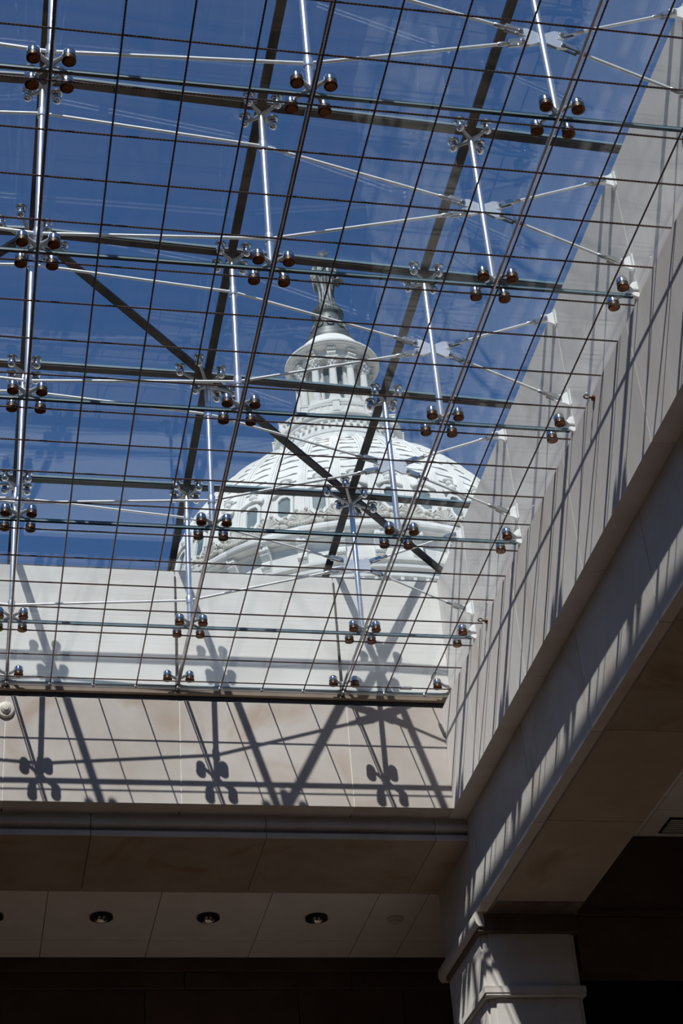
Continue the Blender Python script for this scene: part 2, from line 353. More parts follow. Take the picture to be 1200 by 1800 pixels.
for i in range(8):
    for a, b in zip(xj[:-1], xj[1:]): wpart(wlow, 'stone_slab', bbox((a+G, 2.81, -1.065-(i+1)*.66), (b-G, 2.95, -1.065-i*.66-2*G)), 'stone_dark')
wlow2 = tag(empty('wall_lower_right', W(3.2, .8, -2)), 'dark stone wall with black opening to the right of the pier', kind='structure')
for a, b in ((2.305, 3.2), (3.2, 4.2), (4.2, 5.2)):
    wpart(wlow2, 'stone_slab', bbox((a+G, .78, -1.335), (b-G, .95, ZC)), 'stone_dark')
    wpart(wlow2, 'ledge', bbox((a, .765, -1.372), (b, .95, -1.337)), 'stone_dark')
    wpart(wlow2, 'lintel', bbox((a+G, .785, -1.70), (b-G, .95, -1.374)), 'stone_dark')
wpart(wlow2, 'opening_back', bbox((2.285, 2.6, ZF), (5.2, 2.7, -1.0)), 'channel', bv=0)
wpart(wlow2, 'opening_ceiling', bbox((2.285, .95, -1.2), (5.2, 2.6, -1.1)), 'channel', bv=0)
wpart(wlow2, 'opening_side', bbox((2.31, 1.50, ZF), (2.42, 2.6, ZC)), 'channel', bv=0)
for nm, a, b, lb in (('wall_hall_right', (5.2, -16, ZF), (5.4, 9, ZC+.1), 'far right stone wall of the hall outside the picture'),
                     ('wall_hall_left', (-9, -16, ZF), (-8.8, 9, ZC+.1), 'far left stone wall of the hall outside the picture'),
                     ('wall_hall_back', (-9, -16.2, ZF), (9, -16, ZC+.1), 'stone wall of the hall behind the viewer')):
    tag(bevel(build(nm, bbox(a, b), 'stone_brown')), lb, kind='structure')

pz = tag(bevel(build('floor_plaza', bbox((-90, 9.2, ZT-.4), (110, 190, ZT-.1)), 'plaza')), 'pale paved terrace outside around the domed building', kind='structure')
# ================================================================== GLAZING
XN = [XE, 1, 0, -1, -2, -3, 2*MX - XE]
YN = [YE] + [-k for k in range(0, 13)] + [YBK]
# ---- upper roof
w2 = tag(empty('window_2', W(0, 0, 1)), 'low hipped glass roof with dark glazing bars under blue sky', kind='structure')
TH = .022
def pane(parent, pts, mat):
    """pts: corner points, slightly shrunk, as a real sheet TH thick"""
    c = sum((Vector(p) for p in pts), Vector()) / len(pts)
    q = [Vector(p) + (c - Vector(p)).normalized() * .012 for p in pts]; n = len(q)
    mb = MB(); mb.add(q + [p + Vector((0, 0, TH)) for p in q],
                      [tuple(range(n))[::-1], tuple(range(n, 2*n))] + [(i, (i+1) % n, n+(i+1) % n, n+i) for i in range(n)])
    return wpart(parent, 'glass_pane', mb, mat, bv=0)
HIP = {(1, 0), (0, -1), (-1, -2), (-2, -1), (-3, 0)}
for i in range(len(XN)-1):
    for j in range(len(YN)-1):
        x1, x0 = XN[i], XN[i+1]; y1, y0 = YN[j], YN[j+1]
        P = {k: W(k[0], k[1], zroof(*k)) for k in ((x0,y0),(x1,y0),(x1,y1),(x0,y1))}
        a, b, c, d = P[(x0,y0)], P[(x1,y0)], P[(x1,y1)], P[(x0,y1)]
        if i == j and j < 3: pane(w2, (a, b, c), 'roofpane'); pane(w2, (a, c, d), 'roofpane')
        elif (len(XN)-2-i) == j and j < 3: pane(w2, (b, c, d), 'roofpane'); pane(w2, (a, b, d), 'roofpane')
        else: pane(w2, (a, b, c, d), 'roofpane')
BW, BH = .066, .03
def gbar(k0, k1, w=BW):
    p, q = W(*k0, zroof(*k0)), W(*k1, zroof(*k1))
    mb = MB(); dz = Vector((0, 0, -.004)); mb.bar(p+dz, q+dz, w, BH)
    e = MB()
    o = wpart(w2, 'glazing_bar', mb, 'bar', bv=0)
    d = (q-p).normalized(); sdv = d.cross(Vector((0, 0, 1))).normalized()
    if abs(d.x) > .99:
        mb = MB(); o2 = Vector((0, -(w/2+.004), .006)); mb.bar(p + o2, q + o2, .008, .020)
        off = w2.location; mb.v = [(x-off.x, y-off.y, z_-off.z) for x, y, z_ in mb.v]
        build('glass_edge', mb, 'bar_edge', o)
for j, y in enumerate(YN[1:-1]):
    for i in range(len(XN)-1): gbar((XN[i+1], y), (XN[i], y))
for i, x in enumerate(XN[1:-1]):
    for j in range(len(YN)-1): gbar((x, YN[j+1]), (x, YN[j]))
for k0, k1 in (((-1, -2), (0, -1)), ((0, -1), (1, 0)), ((1, 0), (XE, YE)), ((-1, -2), (-2, -1)), ((-2, -1), (-3, 0)), ((-3, 0), (2*MX-XE, YE))): gbar(k0, k1)
for nm, a, b in (('curb', (2*MX-XE-.05, YE, ZT-.03), (XE+.05, YE+.06, .99)), ('curb', (XE, YBK, ZT-.03), (XE+.06, YE, .99)), ('curb', (2*MX-XE-.06, YBK, ZT-.03), (2*MX-XE, YE, .99)), ('curb', (2*MX-XE-.05, YBK-.05, ZT-.03), (XE+.05, YBK, 1.0))):
    wpart(w2, nm, bbox(a, b), 'bar', bv=0)
# ---- inner layer
w1 = tag(empty('window_1', W(0, 0, 0)), 'flat inner layer of clear glass panes hung in the shaft', kind='structure')
XI = [XU-.03, 1, 0, -1, -2, -3, XW+.03]; YI = [YU-.012] + [-k for k in range(0, 13)] + [YBK+.02]
ZG = .020                                  # metres above the disc faces
for i in range(len(XI)-1):
    for j in range(len(YI)-1):
        x1, x0 = XI[i], XI[i+1]; y1, y0 = YI[j], YI[j+1]
        pane(w1, [W(a, b, 0) + Vector((0, 0, ZG)) for a, b in ((x0,y0),(x1,y0),(x1,y1),(x0,y1))], 'pane')
for y in YI[1:-1]:
    for i in range(len(XI)-1):
        mb = MB(); mb.bar(W(XI[i+1], y, 0)+Vector((0,0,ZG+.010)), W(XI[i], y, 0)+Vector((0,0,ZG+.010)), .020, .026); jo = wpart(w1, 'pane_joint', mb, 'joint', bv=0)
        mb = MB(); o2 = Vector((0, -.011, ZG+.004)); off = w1.location; mb.bar(W(XI[i+1], y, 0)+o2-off, W(XI[i], y, 0)+o2-off, .007, .014); build('glass_edge', mb, 'bar_edge', jo)
for x in XI[1:-1]:
    for j in range(len(YI)-1):
        mb = MB(); mb.tube([W(x, YI[j+1], 0)+Vector((0,0,ZG+.004)), W(x, YI[j], 0)+Vector((0,0,ZG+.004))], .013, 8); wpart(w1, 'pane_joint', mb, 'joint_long', True, bv=0)
mb = MB(); mb.box(W(XW, YU-.010, .006), W(XU, YU-.001, .012)); wpart(w1, 'edge_profile', mb, 'bar_edge', bv=0)

# ================================================================== SPIDER FITTINGS AND STRUTS
DS = .066 * S
def fitting_mesh(upper=False, name='fitting'):
    mb = MB(); r = .042
    prof = [(.001, 0), (r*.55, .001), (r*.8, .0), (r*.97, .004), (r, .009), (r, .015), (r*.96, .018), (r*.90, .019), (r*.90, .042), (r*.95, .044), (r*.95, .070), (r*.88, .082), (r*.66, .092), (r*.35, .097), (.001, .098)]
    mis = [1, 1, 1, 1, 1, 1, 2, 2, 2, 0, 0, 0, 0, 0]
    if upper:
        # polished disc under the roof glass with a round boss beneath
        prof = [(.001, -.008), (r*.9, -.008), (r, -.012), (r, -.022), (r*.92, -.028), (r*.62, -.034), (r*.58, -.048), (r*.72, -.056), (r*.82, -.070), (r*.80, -.086), (r*.62, -.100), (r*.3, -.107), (.001, -.108)]
        mis = [2, 2, 2, 0, 0, 0, 0, 0, 0, 0, 0, 0]
    mb.lathe(prof, 18, mis=mis)
    return mb.mesh(name, ['chrome', 'amber', 'rubber'], True)
FIT_L = fitting_mesh(); FIT_U = fitting_mesh(True)
def arms_mesh(offs, hz, ez, name='spider'):
    mb = MB()
    for x, y in offs:
        p0 = Vector((0, 0, hz)); p1 = Vector((x*.45, y*.45, hz + (ez-hz)*.25)); p2 = Vector((x*.97, y*.97, ez))
        mb.tube([p0, p1, p2], [.020, .014, .0125], 10)
    mb.ball((0, 0, hz), .027, 12, 8)
    mb.tube([(0, 0, hz-.025), (0, 0, hz+.025)], .019, 12)
    return mb.mesh(name, 'steel_cast', True)
Q4 = [(-DS,-DS),(DS,-DS),(DS,DS),(-DS,DS)]
H6 = [(x*S, y*S) for x, y in ((-.16,-.085),(-.066,-.175),(.067,-.083),(-.058,.068),(.070,.128),(.154,.068))]
ARM_L = arms_mesh(Q4, .078, .074); ARM_U = arms_mesh(Q4, -.098, -.074); ARM_H = arms_mesh(H6, -.098, -.074)
ARM_HM = arms_mesh([(-x, y) for x, y in H6], -.098, -.074)
TUBE = {}
PLATE = MB()
pw_, ph_ = .105*S, .050*S
poly = [(-pw_, ph_*.95), (-pw_*.55, ph_*1.0), (-.02, ph_*.55), (.02, ph_*.55), (pw_*.55, ph_*1.0), (pw_, ph_*.95), (pw_*.92, ph_*.25), (pw_*.6, 0), (pw_*.92, -ph_*.25), (pw_, -ph_*.95), (pw_*.55, -ph_*1.0), (.02, -ph_*.55), (-.02, -ph_*.55), (-pw_*.55, -ph_*1.0), (-pw_, -ph_*.95), (-pw_*.92, -ph_*.25), (-pw_*.6, 0), (-pw_*.92, ph_*.25)]
PLATE.prism(poly, 'y', -.010, .010)
PLATE = PLATE.mesh('gusset_plate', 'plate')
COLLAR = MB(); COLLAR.lathe([(.0245, -.040), (.031, -.036), (.033, -.028), (.033, .028), (.031, .036), (.0245, .040)], 16); COLLAR = COLLAR.mesh('collar', 'steel', True)
CU = {1: .77, 0: .775, -1: .86, -2: .775}; CLO = {1: .2, 0: .20, -1: .125, -2: .20}
COLN = {1: 'right', 0: 'middle', -1: 'left', -2: 'outermost left'}
PITCHW = {}
for cx in (1, 0, -1, -2):
    for rw in range(1, 8):
        y = 1 - rw
        zr = zroof(cx, y)
        b = W(cx, y, 0); top = W(cx, y, zr)
        t = tag(empty('glazing_strut', b), 'polished steel strut with spider fittings, %s column, %s row from the end wall' % (COLN[cx], ORD[rw-1]), 'strut', 'steel struts between the two glass layers')
        h0, h1 = .085, (zr*S) - .105
        mb = MB(); mb.lathe([(.001, h0), (.020, h0), (.0245, h0+.02), (.0245, h1-.03), (.018, h1), (.001, h1)], 16)
        build('tube', mb, 'steel', t, True)
        lo = put('lower_spider', ARM_L, t)
        for dx, dy in Q4: put('fitting', FIT_L, lo, (dx, dy, 0))
        hip = (cx, y) in HIP
        us = put('upper_spider', (ARM_HM if cx < -1 else ARM_H) if hip else ARM_U, t, (0, 0, zr*S))
        for dx, dy in ([(-a, c) if cx < -1 else (a, c) for a, c in H6] if hip else Q4): put('fitting', FIT_U, us, (dx, dy, -.002))
        if cx == 1: put('gusset_plate', PLATE, t, (0, -.0, .49*S))
        else:
            put('collar', COLLAR, t, (0, 0, CU[cx]*S)); put('collar', COLLAR, t, (0, 0, CLO[cx]*S))

# ---- tension rods
def rod(p, q, label, clev=(False, False), r=.0112):
    p = Vector(p); q = Vector(q); d = (q-p).normalized(); Lr = (q-p).length
    t = tag(empty('tension_rod', p), label, 'rod', 'tension rods bracing the struts')
    mb = MB(); a = p + d*(.13 if clev[0] else .02); e = q - d*(.13 if clev[1] else .02)
    mb.tube([a-p, e-p], r, 10); build('rod', mb, 'rodsteel', t, True)
    for i, (pt, dr, c) in enumerate(((p, d, clev[0]), (q, -d, clev[1]))):
        if not c: continue
        mb = MB(); o = pt - p
        mb.tube([o+dr*.085, o+dr*.10, o+dr*.165, o+dr*.175], [.010, .0165, .0155, .010], 12)
        n = Vector((0, 1, 0))
        for sg in (-1, 1): mb.bar(o - dr*.012 + n*sg*.016, o + dr*.10 + n*sg*.016, .011, .034, upv=d.cross(n))
        mb.tube([o - n*.028, o + n*.028], .013, 10)
        build('clevis', mb, 'clevis', t, True)
BXP = XU - .055
for rw in range(1, 7):
    y = 1 - rw
    rn = ORD[rw-1] + ' row from the end wall'
    ax, az_ = .088, .032
    rod(W(1+ax, y, .49+az_), W(BXP, y, .745), 'rod from right strut plate up to the wall bracket, ' + rn, (True, True))
    rod(W(1+ax, y, .49-az_), W(BXP, y, .215), 'rod from right strut plate down to the wall bracket, ' + rn, (True, True))
    rod(W(1-ax, y, .49+az_), W(0, y, CU[0]), 'upper rod between right and middle struts, ' + rn, (True, False))
    rod(W(1-ax, y, .49-az_), W(0, y, CLO[0]), 'lower rod between right and middle struts, ' + rn, (True, False))
    rod(W(0, y, CU[0]), W(-1, y, CU[-1]), 'upper rod between middle and left struts, ' + rn)
    rod(W(0, y, CLO[0]), W(-1, y, CLO[-1]), 'lower rod between middle and left struts, ' + rn)
    rod(W(-1, y, CU[-1]), W(-2, y, CU[-2]), 'upper rod running left from the left strut, ' + rn)
    rod(W(-1, y, CLO[-1]), W(-2, y, CLO[-2]), 'lower rod running left from the left strut, ' + rn)
    # wall brackets
    for zz, nm, sg in ((.745, 'upper', 1), (.215, 'lower', -1)):
        t = tag(empty('wall_bracket', W(XU, y, zz)), 'pale steel rod bracket on side wall, %s one, %s' % (nm, rn), 'bracket', 'rod brackets on the side wall')
        mb = MB(); a_ = .055*S
        mb.prism([(-.012, .075), (-a_*.6, .045), (-a_-.030, .028), (-a_-.042, 0), (-a_-.030, -.028), (-a_*.6, -.04), (-.012, -.055)], 'y', -.011, .011)
        build('lug', mb, 'bracket', t)
        mb = MB(); mb.box((-.006, -.034, -.065), (.004, .034, .08)); bevel(build('base_plate', mb, 'bracket', t), .003)
    # half spider on the wall
    t = tag(empty('wall_spider', W(XU, y, 0)), 'two-armed steel glass fitting fixed to the side wall, ' + rn, 'fitting', 'two-armed fittings on the side wall')
    mb = MB(); ex = (1.58-XU)*S
    for dy in (-DS, DS): mb.tube([(-.05, 0, .078), (-.09, dy*.45, .077), (ex, dy*.97, .074)], [.020, .014, .0125], 10)
    mb.tube([(.0, 0, .078), (-.07, 0, .078)], .02, 12)
    build('arms', mb, 'steel_cast', t, True)
    mb = MB(); mb.prism([(0, .16), (-.03, .155), (-.075, .10), (-.075, .05), (-.02, .02), (0, .02)], 'y', -.012, .012); build('lug', mb, 'bracket', t)
    for dy in (-DS, DS): put('fitting', FIT_L, t, (ex, dy, 0))
# row of half spiders along the end wall
for cx, nm in ((XU, 'in the corner'), (1, 'right'), (0, 'middle'), (-1, 'left'), (-2, 'outermost left')):
    t = tag(empty('edge_spider', W(cx, YU, 0)), 'two-armed glass fitting with post on the end wall, ' + ('in the corner' if cx == XU else nm + ' column'), 'fitting', 'two-armed fittings along the end wall')
    ey = (.574-YU)*S; mb = MB()
    sides = (-DS, DS) if cx != XU else (-.10*S,)
    for dx in sides: mb.tube([(0 if cx != XU else -.02, -.04, .070), (dx*.45, -.06, .074), (dx*.97, ey, .074)], [.018, .014, .0125], 10)
    mb.tube([(0, .0, .066), (0, -.055, .07)], .018, 12)
    build('arms', mb, 'steel_cast', t, True)
    for dx in sides: put('fitting', FIT_L, t, (dx, ey, 0))
    if cx != XU:
        mb = MB(); mb.tube([(0, -.018, -.05), (0, -.018, .2), (0, -.014, .78*S)], [.017, .013, .008], 8); build('post', mb, 'bar', t, True)

# ---- cable net below the glass
ZCB = -.035
EYE = MB(); EYE.lathe([(.001, -.02), (.012, -.018), (.016, -.008), (.016, .004), (.008, .008), (.008, .03)], 10); EYE = EYE.mesh('eye_bolt', 'steel', True)
BUCK = MB(); BUCK.tube([(0, 0, -.06), (0, 0, -.05), (0, 0, .05), (0, 0, .06)], [.008, .017, .017, .008], 10); BUCK = BUCK.mesh('turnbuckle', 'steel_cast', True)
def cable(p, q, label, grp, buckle=None, eye=True):
    p = Vector(p); q = Vector(q)
    t = tag(empty('steel_cable', p), label, 'cable', grp)
    mb = MB(); mb.tube([(0, 0, 0), q-p], .0062, 8); build('wire', mb, 'cable', t, True)
    d = (q-p).normalized(); rot = d.to_track_quat('Z', 'Y').to_euler()
    if eye:
        put('eye_bolt', EYE, t, d*.02, rot)
    if buckle: put('turnbuckle', BUCK, t, d*buckle, rot)
for k in range(13):
    x = 1.5 - .25*k
    cable(W(x, .605, ZCB-.002), W(x, YBK, ZCB-.002), 'thin dark cable running toward the end wall, %s from the side wall' % ORD[k], 'lengthwise net cables', buckle=.25*S if k in (0,) else None)
yl = [.52, .26] + [-.25*k for k in range(0, 27)]
for k, y in enumerate(yl):
    cable(W(XU-.004, y, ZCB), W(XW, y, ZCB), 'thin dark cable crossing side to side, %s out from the end wall' % ORD[k], 'crosswise net cables', buckle=.31*S if k == 0 else None, eye=False)
for k, y in enumerate((-.5, -2.5, -4.5)):
    t = tag(empty('eye_anchor', W(XL, y, -.175)), 'small bronze eye anchor on the side wall, %s from the end wall' % ORD[k], 'anchor', 'eye anchors on the side wall')
    mb = MB(); mb.tube([(0, 0, 0), (-.016, 0, 0)], [.024, .020], 10); mb.tube([(-.016, 0, 0), (-.040, 0, .008)], .007, 8)
    build('stud', mb, 'amber', t, True)
    mb = MB(); pts = [(-.058 + .018*math.cos(a), 0, .010 + .017*math.sin(a)) for a in [i*math.pi/6 for i in range(13)]]; mb.tube(pts, .006, 6, cap=False); build('ring', mb, 'cable', t, True)

# ================================================================== DOME
D = 107.0; AZ = math.radians(13.57)
DC = CAM + Vector((math.sin(AZ)*D, math.cos(AZ)*D, 0))
dome = tag(empty('dome_building', (DC.x, DC.y, CAM.z + 8), -AZ), 'white ribbed dome with columned lantern seen through the glass roof', 'dome')
H0 = -8.0                                   # dome heights below are measured from the camera
def dput(name, mb, mats, parent=None, smooth=True):
    mb.v = [(x, y, z+H0) for x, y, z in mb.v]
    return build(name, mb, mats, parent or dome, smooth)
R0, HC, HD = 13.30, 63.2, 13.74
def er(h): return R0*math.sqrt(max(0, 1-((h-HC)/HD)**2))
# hidden lower storeys
mb = MB(); mb.lathe([(19, 9), (19, 30), (17.5, 30.5), (17.5, 34), (15.2, 34.5), (15.2, 52), (16, 52.3), (16, 53.2), (13.7, 53.6), (13.7, 57.5)], 72); dput('drum', mb, 'white')
mb = MB(); mb.lathe([(13.70,57.5),(13.70,59.0),(13.95,59.1),(13.95,59.3),(13.8,59.4),(13.8,59.6),(14.05,59.7),(14.05,59.9),(13.85,59.95),(13.85,60.12),(14.1,60.2),(14.1,60.40),(13.62,60.5),(13.56,62.12),(13.85,62.2),(13.85,62.34),(14.02,62.36)], 144); dput('entablature', mb, 'white')
mb = MB()
for k in range(36):                          # broken cornice: every other bay steps forward
    a0 = math.radians(k*10 + 3.3 - 5); a1 = a0 + math.radians(10); e = .16 if k % 2 else 0
    mb.lathe([(13.6, 62.34), (14.25+e, 62.38), (14.30+e, 62.50), (14.42+e, 62.56), (14.46+e, 62.74), (14.36+e, 62.80), (13.8, 62.92), (13.74, 63.0), (13.74, 63.50), (13.55, 63.58), (13.25, 63.62)], 6, a0=a0, a1=a1)
    if True:
        for aa in (a0, a1):
            pts = [(13.6, 62.34), (14.25+e, 62.38), (14.30+e, 62.50), (14.42+e, 62.56), (14.46+e, 62.74), (14.36+e, 62.80), (13.74, 62.92)]
            mb.add([(r*math.sin(aa), -r*math.cos(aa), h) for r, h in pts], [tuple(range(len(pts)))])
dput('cornice', mb, 'white', smooth=True)
# bare shell under ribs and panels
prof = [(er(h)-.02, h) for h in [63.5 + i*.5 for i in range(24)]] + [(er(75.6)-.05, 75.6), (5.0, 75.95), (4.7, 76.6), (4.45, 77.6), (4.4, 78.6)]
mb = MB(); mb.lathe(prof, 144); dput('shell', mb, 'white')
def polar(phi, r, h): return (r*math.sin(phi), -r*math.cos(phi), h)
VIS = [k for k in range(-18, 18) if -103 < k*10+3.3 < 103]
def azput(name, me, phi, parent=None):
    return put(name, me, parent or dome, None, (0, 0, phi))
# overlapping panel courses between ribs
hs = [67.0 + .86*i for i in range(11)]
PAN = []
for i, h in enumerate(hs[:-1]):
    mb = MB(); h1 = hs[i+1]; w = math.radians(4.0 if i < 7 else 3.7); n = 4
    v = []
    for (rr, hh) in ((er(h)+.02, h), (er(h)+.13, h), (er((h+h1)/2)+.08, (h+h1)/2), (er(h1)+.03, h1)):
        for k in range(n+1): v.append(polar(-w+2*w*k/n, rr, hh+H0 + .05*math.sin(k*1.9+i)*(1 if hh == h else 0)))
    f = []
    for a in range(3):
        for k in range(n): f.append((a*(n+1)+k, a*(n+1)+k+1, (a+1)*(n+1)+k+1, (a+1)*(n+1)+k))
    mb.add(v, f); PAN.append(mb.mesh('dome_panel', 'white', False))
rest = MB()
for k in range(-18, 18):
    phi = math.radians(k*10+3.3)
    if k in VIS:
        for me in PAN: azput('dome_panel', me, phi)
# ribs
def ribmesh():
    mb = MB(); N = 26
    for w0, w1, t in ((.40, .30, .13), (.26, .20, .24), (.10, .08, .30)):
        vs = []
        for i in range(N+1):
            h = 63.6 + (75.6-63.6)*i/N; r = er(h); s_ = w0 + (w1-w0)*i/N
            # normal in the r-h plane
            nx, nz = r/R0**2, (h-HC)/HD**2; L_ = math.hypot(nx, nz); nx /= L_; nz /= L_
            for sx, tt_ in ((-s_, -.05), (-s_, t), (s_, t), (s_, -.05)): vs.append((sx, -(r+nx*tt_), h+nz*tt_+H0))
        fs = []
        for i in range(N):
            for a in range(3): fs.append((i*4+a, i*4+a+1, (i+1)*4+a+1, (i+1)*4+a))
        fs += [(0, 1, 2, 3), (N*4, N*4+3, N*4+2, N*4+1)]
        mb.add(vs, fs)
    return mb.mesh('rib', 'white', False)
RIB = ribmesh()
for k in range(36): azput('rib', RIB, math.radians(k*10+3.3-5))
# windows with frames, hoods and ornaments
HWN = 65.55
def plate_on(mb, pts, out, th, hc, mi=0):
    """flat shape (local x, dh) standing on the dome wall at height hc"""
    n = len(pts); vs = []
    for dp in (out, out+th):
        for x, dh in pts: h = hc+dh; vs.append((x, -(er(h)+dp), h+H0))
    mb.add(vs, [tuple(range(n)), tuple(range(n, 2*n))[::-1]] + [(i, n+i, n+(i+1)%n, (i+1)%n) for i in range(n)], mi)
def octo(w, h, c): return [(-w, -h+c), (-w+c*.8, -h), (w-c*.8, -h), (w, -h+c), (w, h-c), (w-c*.8, h), (-w+c*.8, h), (-w, h-c)]
def rrad(h): return er(h)
fr = MB(); O, I = octo(.62, 1.08, .36), octo(.42, .86, .28)
for i in range(8):
    j = (i+1) % 8; plate_on(fr, [O[i], O[j], I[j], I[i]], .0, .20, HWN)
for sg in (-1, 1):
    plate_on(fr, [(sg*.66, -1.1), (sg*.80, -1.1), (sg*.80, 1.0), (sg*.66, 1.0)], 0, .10, HWN)
    plate_on(fr, [(0, 1.38), (sg*.80, 1.02), (sg*.86, 1.12), (sg*.86, 1.2), (0, 1.56)], 0, .34, HWN)
fr.ball((0, -(er(67.2)+.25), 67.2+H0), .30, 10, 7, sc=(1, .8, .9)); fr.ball((0, -(er(68.0)+.1), 68.02+H0), .40, 12, 6, sc=(1.1, .8, .45)); fr.ball((0, -(er(67.85)+.2), 67.75+H0), .22, 10, 6, sc=(1.2, .8, .9))
FRAME = fr.mesh('dome_window', 'white', False)
pa = MB(); plate_on(pa, octo(.44, .88, .29), -.005, .05, HWN); PANE = pa.mesh('pane', 'window')
def orn_mesh():
    mb = MB(); rnd = random.Random(3)
    for sx in (-1, 1):
        pts = [(sx*(.25+.5*t), -(13.42+.05), HWN-1.30+.55*t**2+H0) for t in (0, .25, .5, .75, 1)]; mb.tube(pts, [.11, .10, .09, .08, .05], 6)
        mb.ball((sx*.86, -13.42, HWN-.62+H0), .15, 8, 6); mb.ball((sx*.45, -13.5, HWN-1.5+H0), .14, 8, 6)
    for i in range(9): mb.ball((rnd.uniform(-.38, .38), -13.5-rnd.uniform(0, .12), HWN-1.0-rnd.uniform(0, .62)+H0), rnd.uniform(.09, .15), 7, 5)
    mb.ball((0, -13.5, HWN-1.75+H0), .24, 9, 7, sc=(1.1, .9, 1))
    return mb.mesh('foliate_bracket', 'white_aged', True)
ORN = orn_mesh()
fan = MB()
for i in range(9):
    a = math.radians(-80+20*i); p = Vector((0, -13.55, 63.95+H0)); q = p + Vector((math.sin(a)*.66, .06, math.cos(a)*.80)); fan.tube([p, (p+q)/2 + Vector((0, -.05, 0)), q], [.05, .075, .11], 6); fan.ball(q, .11, 7, 5)
for i in range(-4, 5): fan.ball((i*.20, -13.62, 63.80+H0+.02*abs(i)), .13, 7, 5)
fan.ball((.68, -13.6, 63.95+H0), .17, 8, 6); fan.ball((-.68, -13.6, 63.95+H0), .17, 8, 6)
FAN = fan.mesh('shell_ornament', 'white_aged', True)
con = MB()
con.prism([(-13.55, 60.6+H0), (-13.95, 60.7+H0), (-14.02, 61.2+H0), (-13.85, 61.4+H0), (-14.15, 61.75+H0), (-14.25, 62.3+H0), (-13.55, 62.36+H0)], 'x', -.30, .30)
for i in (-1, 0, 1):
    con.ball((i*.2, -14.18, 62.05+H0), .15, 7, 5); con.ball((i*.2, -13.98, 60.95+H0), .15, 7, 5)
CON = con.mesh('console', 'white', False)
den = MB(); den.box((-.10, -14.0, 58.6+H0), (.10, -13.6, 58.98+H0)); den.ball((0, -13.9, 58.52+H0), .13, 7, 5); DEN = den.mesh('modillion', 'white')
for k in VIS:
    phi = math.radians(k*10+3.3)
    o = azput('dome_window', FRAME, phi); put('pane', PANE, o)
    azput('foliate_bracket', ORN, phi); azput('shell_ornament', FAN, phi+math.radians(5)); azput('console', CON, phi + math.radians(5))
    for q in (-3.33, 0, 3.33): azput('modillion', DEN, phi+math.radians(q))
# platform, lantern base
mb = MB(); mb.lathe([(4.35, 75.9), (4.40, 77.4), (4.55, 77.5), (4.55, 77.8), (4.40, 77.9), (4.40, 78.5), (4.62, 78.6), (4.68, 78.9), (4.82, 78.95), (4.82, 79.2), (4.60, 79.25), (3.55, 79.3), (3.5, 80.0), (3.62, 80.1), (3.62, 80.32), (3.42, 80.4), (3.38, 80.9), (3.46, 81.0), (3.46, 81.2), (3.22, 81.25), (3.15, 81.55), (1.5, 81.6)], 96); dput('lantern_base', mb, 'white')
bal = MB(); bal.tube([polar(0, 4.66, 79.2+H0), polar(0, 4.66, 79.75+H0)], [.05, .08], 6); bal.box((-.09, -4.72, 78.15+H0), (.09, -4.42, 78.38+H0)); BAL = bal.mesh('baluster', 'white')
for k in range(-13, 14): azput('baluster', BAL, math.radians(k*6.5))
mb = MB(); mb.lathe([(4.56, 79.72), (4.76, 79.74), (4.78, 79.88), (4.56, 79.9)], 96); dput('balustrade_rail', mb, 'white')
mb = MB()
for k in range(12):
    a = math.radians(k*30+1)
    c = polar(a, 4.62, 79.55); mb.box((c[0]-.25, c[1]-.25, 79.1), (c[0]+.25, c[1]+.25, 80.0)); mb.box((c[0]-.30, c[1]-.30, 80.0), (c[0]+.30, c[1]+.30, 80.08))
dput('balustrade_pedestals', mb, 'white', smooth=False)
# lantern core and columns
mb = MB(); mb.lathe([(1.95, 81.5), (1.95, 86.6)], 48); dput('lantern_core', mb, 'window')
for k in range(12):
    a = math.radians(k*30+1); n_ = 'pilaster'
    mb = MB(); mb.box((-.30, -2.12, 81.5), (.30, -1.8, 86.5)); mb.box((-.36, -2.18, 81.5), (.36, -1.8, 81.9)); me = None
    mb.v = [(x, y, z_+H0) for x, y, z_ in mb.v]; azput('pilaster', mb.mesh('pilaster', 'white'), a)
col = MB(); RC = 2.62
col.lathe([(.36, 81.95), (.40, 82.0), (.40, 82.12), (.33, 82.16), (.36, 82.22), (.36, 82.32), (.30, 82.36), (.295, 83.2), (.275, 84.2), (.25, 84.84), (.29, 84.88), (.29, 84.94)], 16, c=(0, -RC, H0))
col.box((-.44, -RC-.44, 81.5+H0), (.44, -RC+.44, 81.78+H0)); col.box((-.38, -RC-.38, 81.78+H0), (.38, -RC+.38, 81.96+H0))
COLM = col.mesh('lantern_column', 'white', True)
cap = MB(); cap.lathe([(.26, 84.94), (.30, 85.14), (.36, 85.39), (.42, 85.56)], 12, c=(0, -RC, H0))
for i in range(8):
    a = i*math.pi/4
    cap.ball((math.sin(a)*.34, -RC-math.cos(a)*.34, 85.19+H0), .10, 6, 5); cap.ball((math.sin(a+.39)*.40, -RC-math.cos(a+.39)*.40, 85.46+H0), .11, 6, 5)
cap.box((-.46, -RC-.46, 85.56+H0), (.46, -RC+.46, 85.70+H0)); CAP = cap.mesh('capital', 'white', False)
blk = MB()
for i, z_ in enumerate((85.95, 86.32)):
    for x in (-.2, 0, .2): blk.ball((x, -RC-.42-.12*i, z_+H0), .12, 7, 5)
    blk.box((-.34, -RC-.50-.12*i, z_-.02+H0), (.34, -RC-.2, z_+.12+H0))
BLK = blk.mesh('bracket_block', 'white')
for k in range(12):
    a = math.radians(k*30+1); o = azput('lantern_column', COLM, a); put('capital', CAP, o); put('bracket_block', BLK, o)
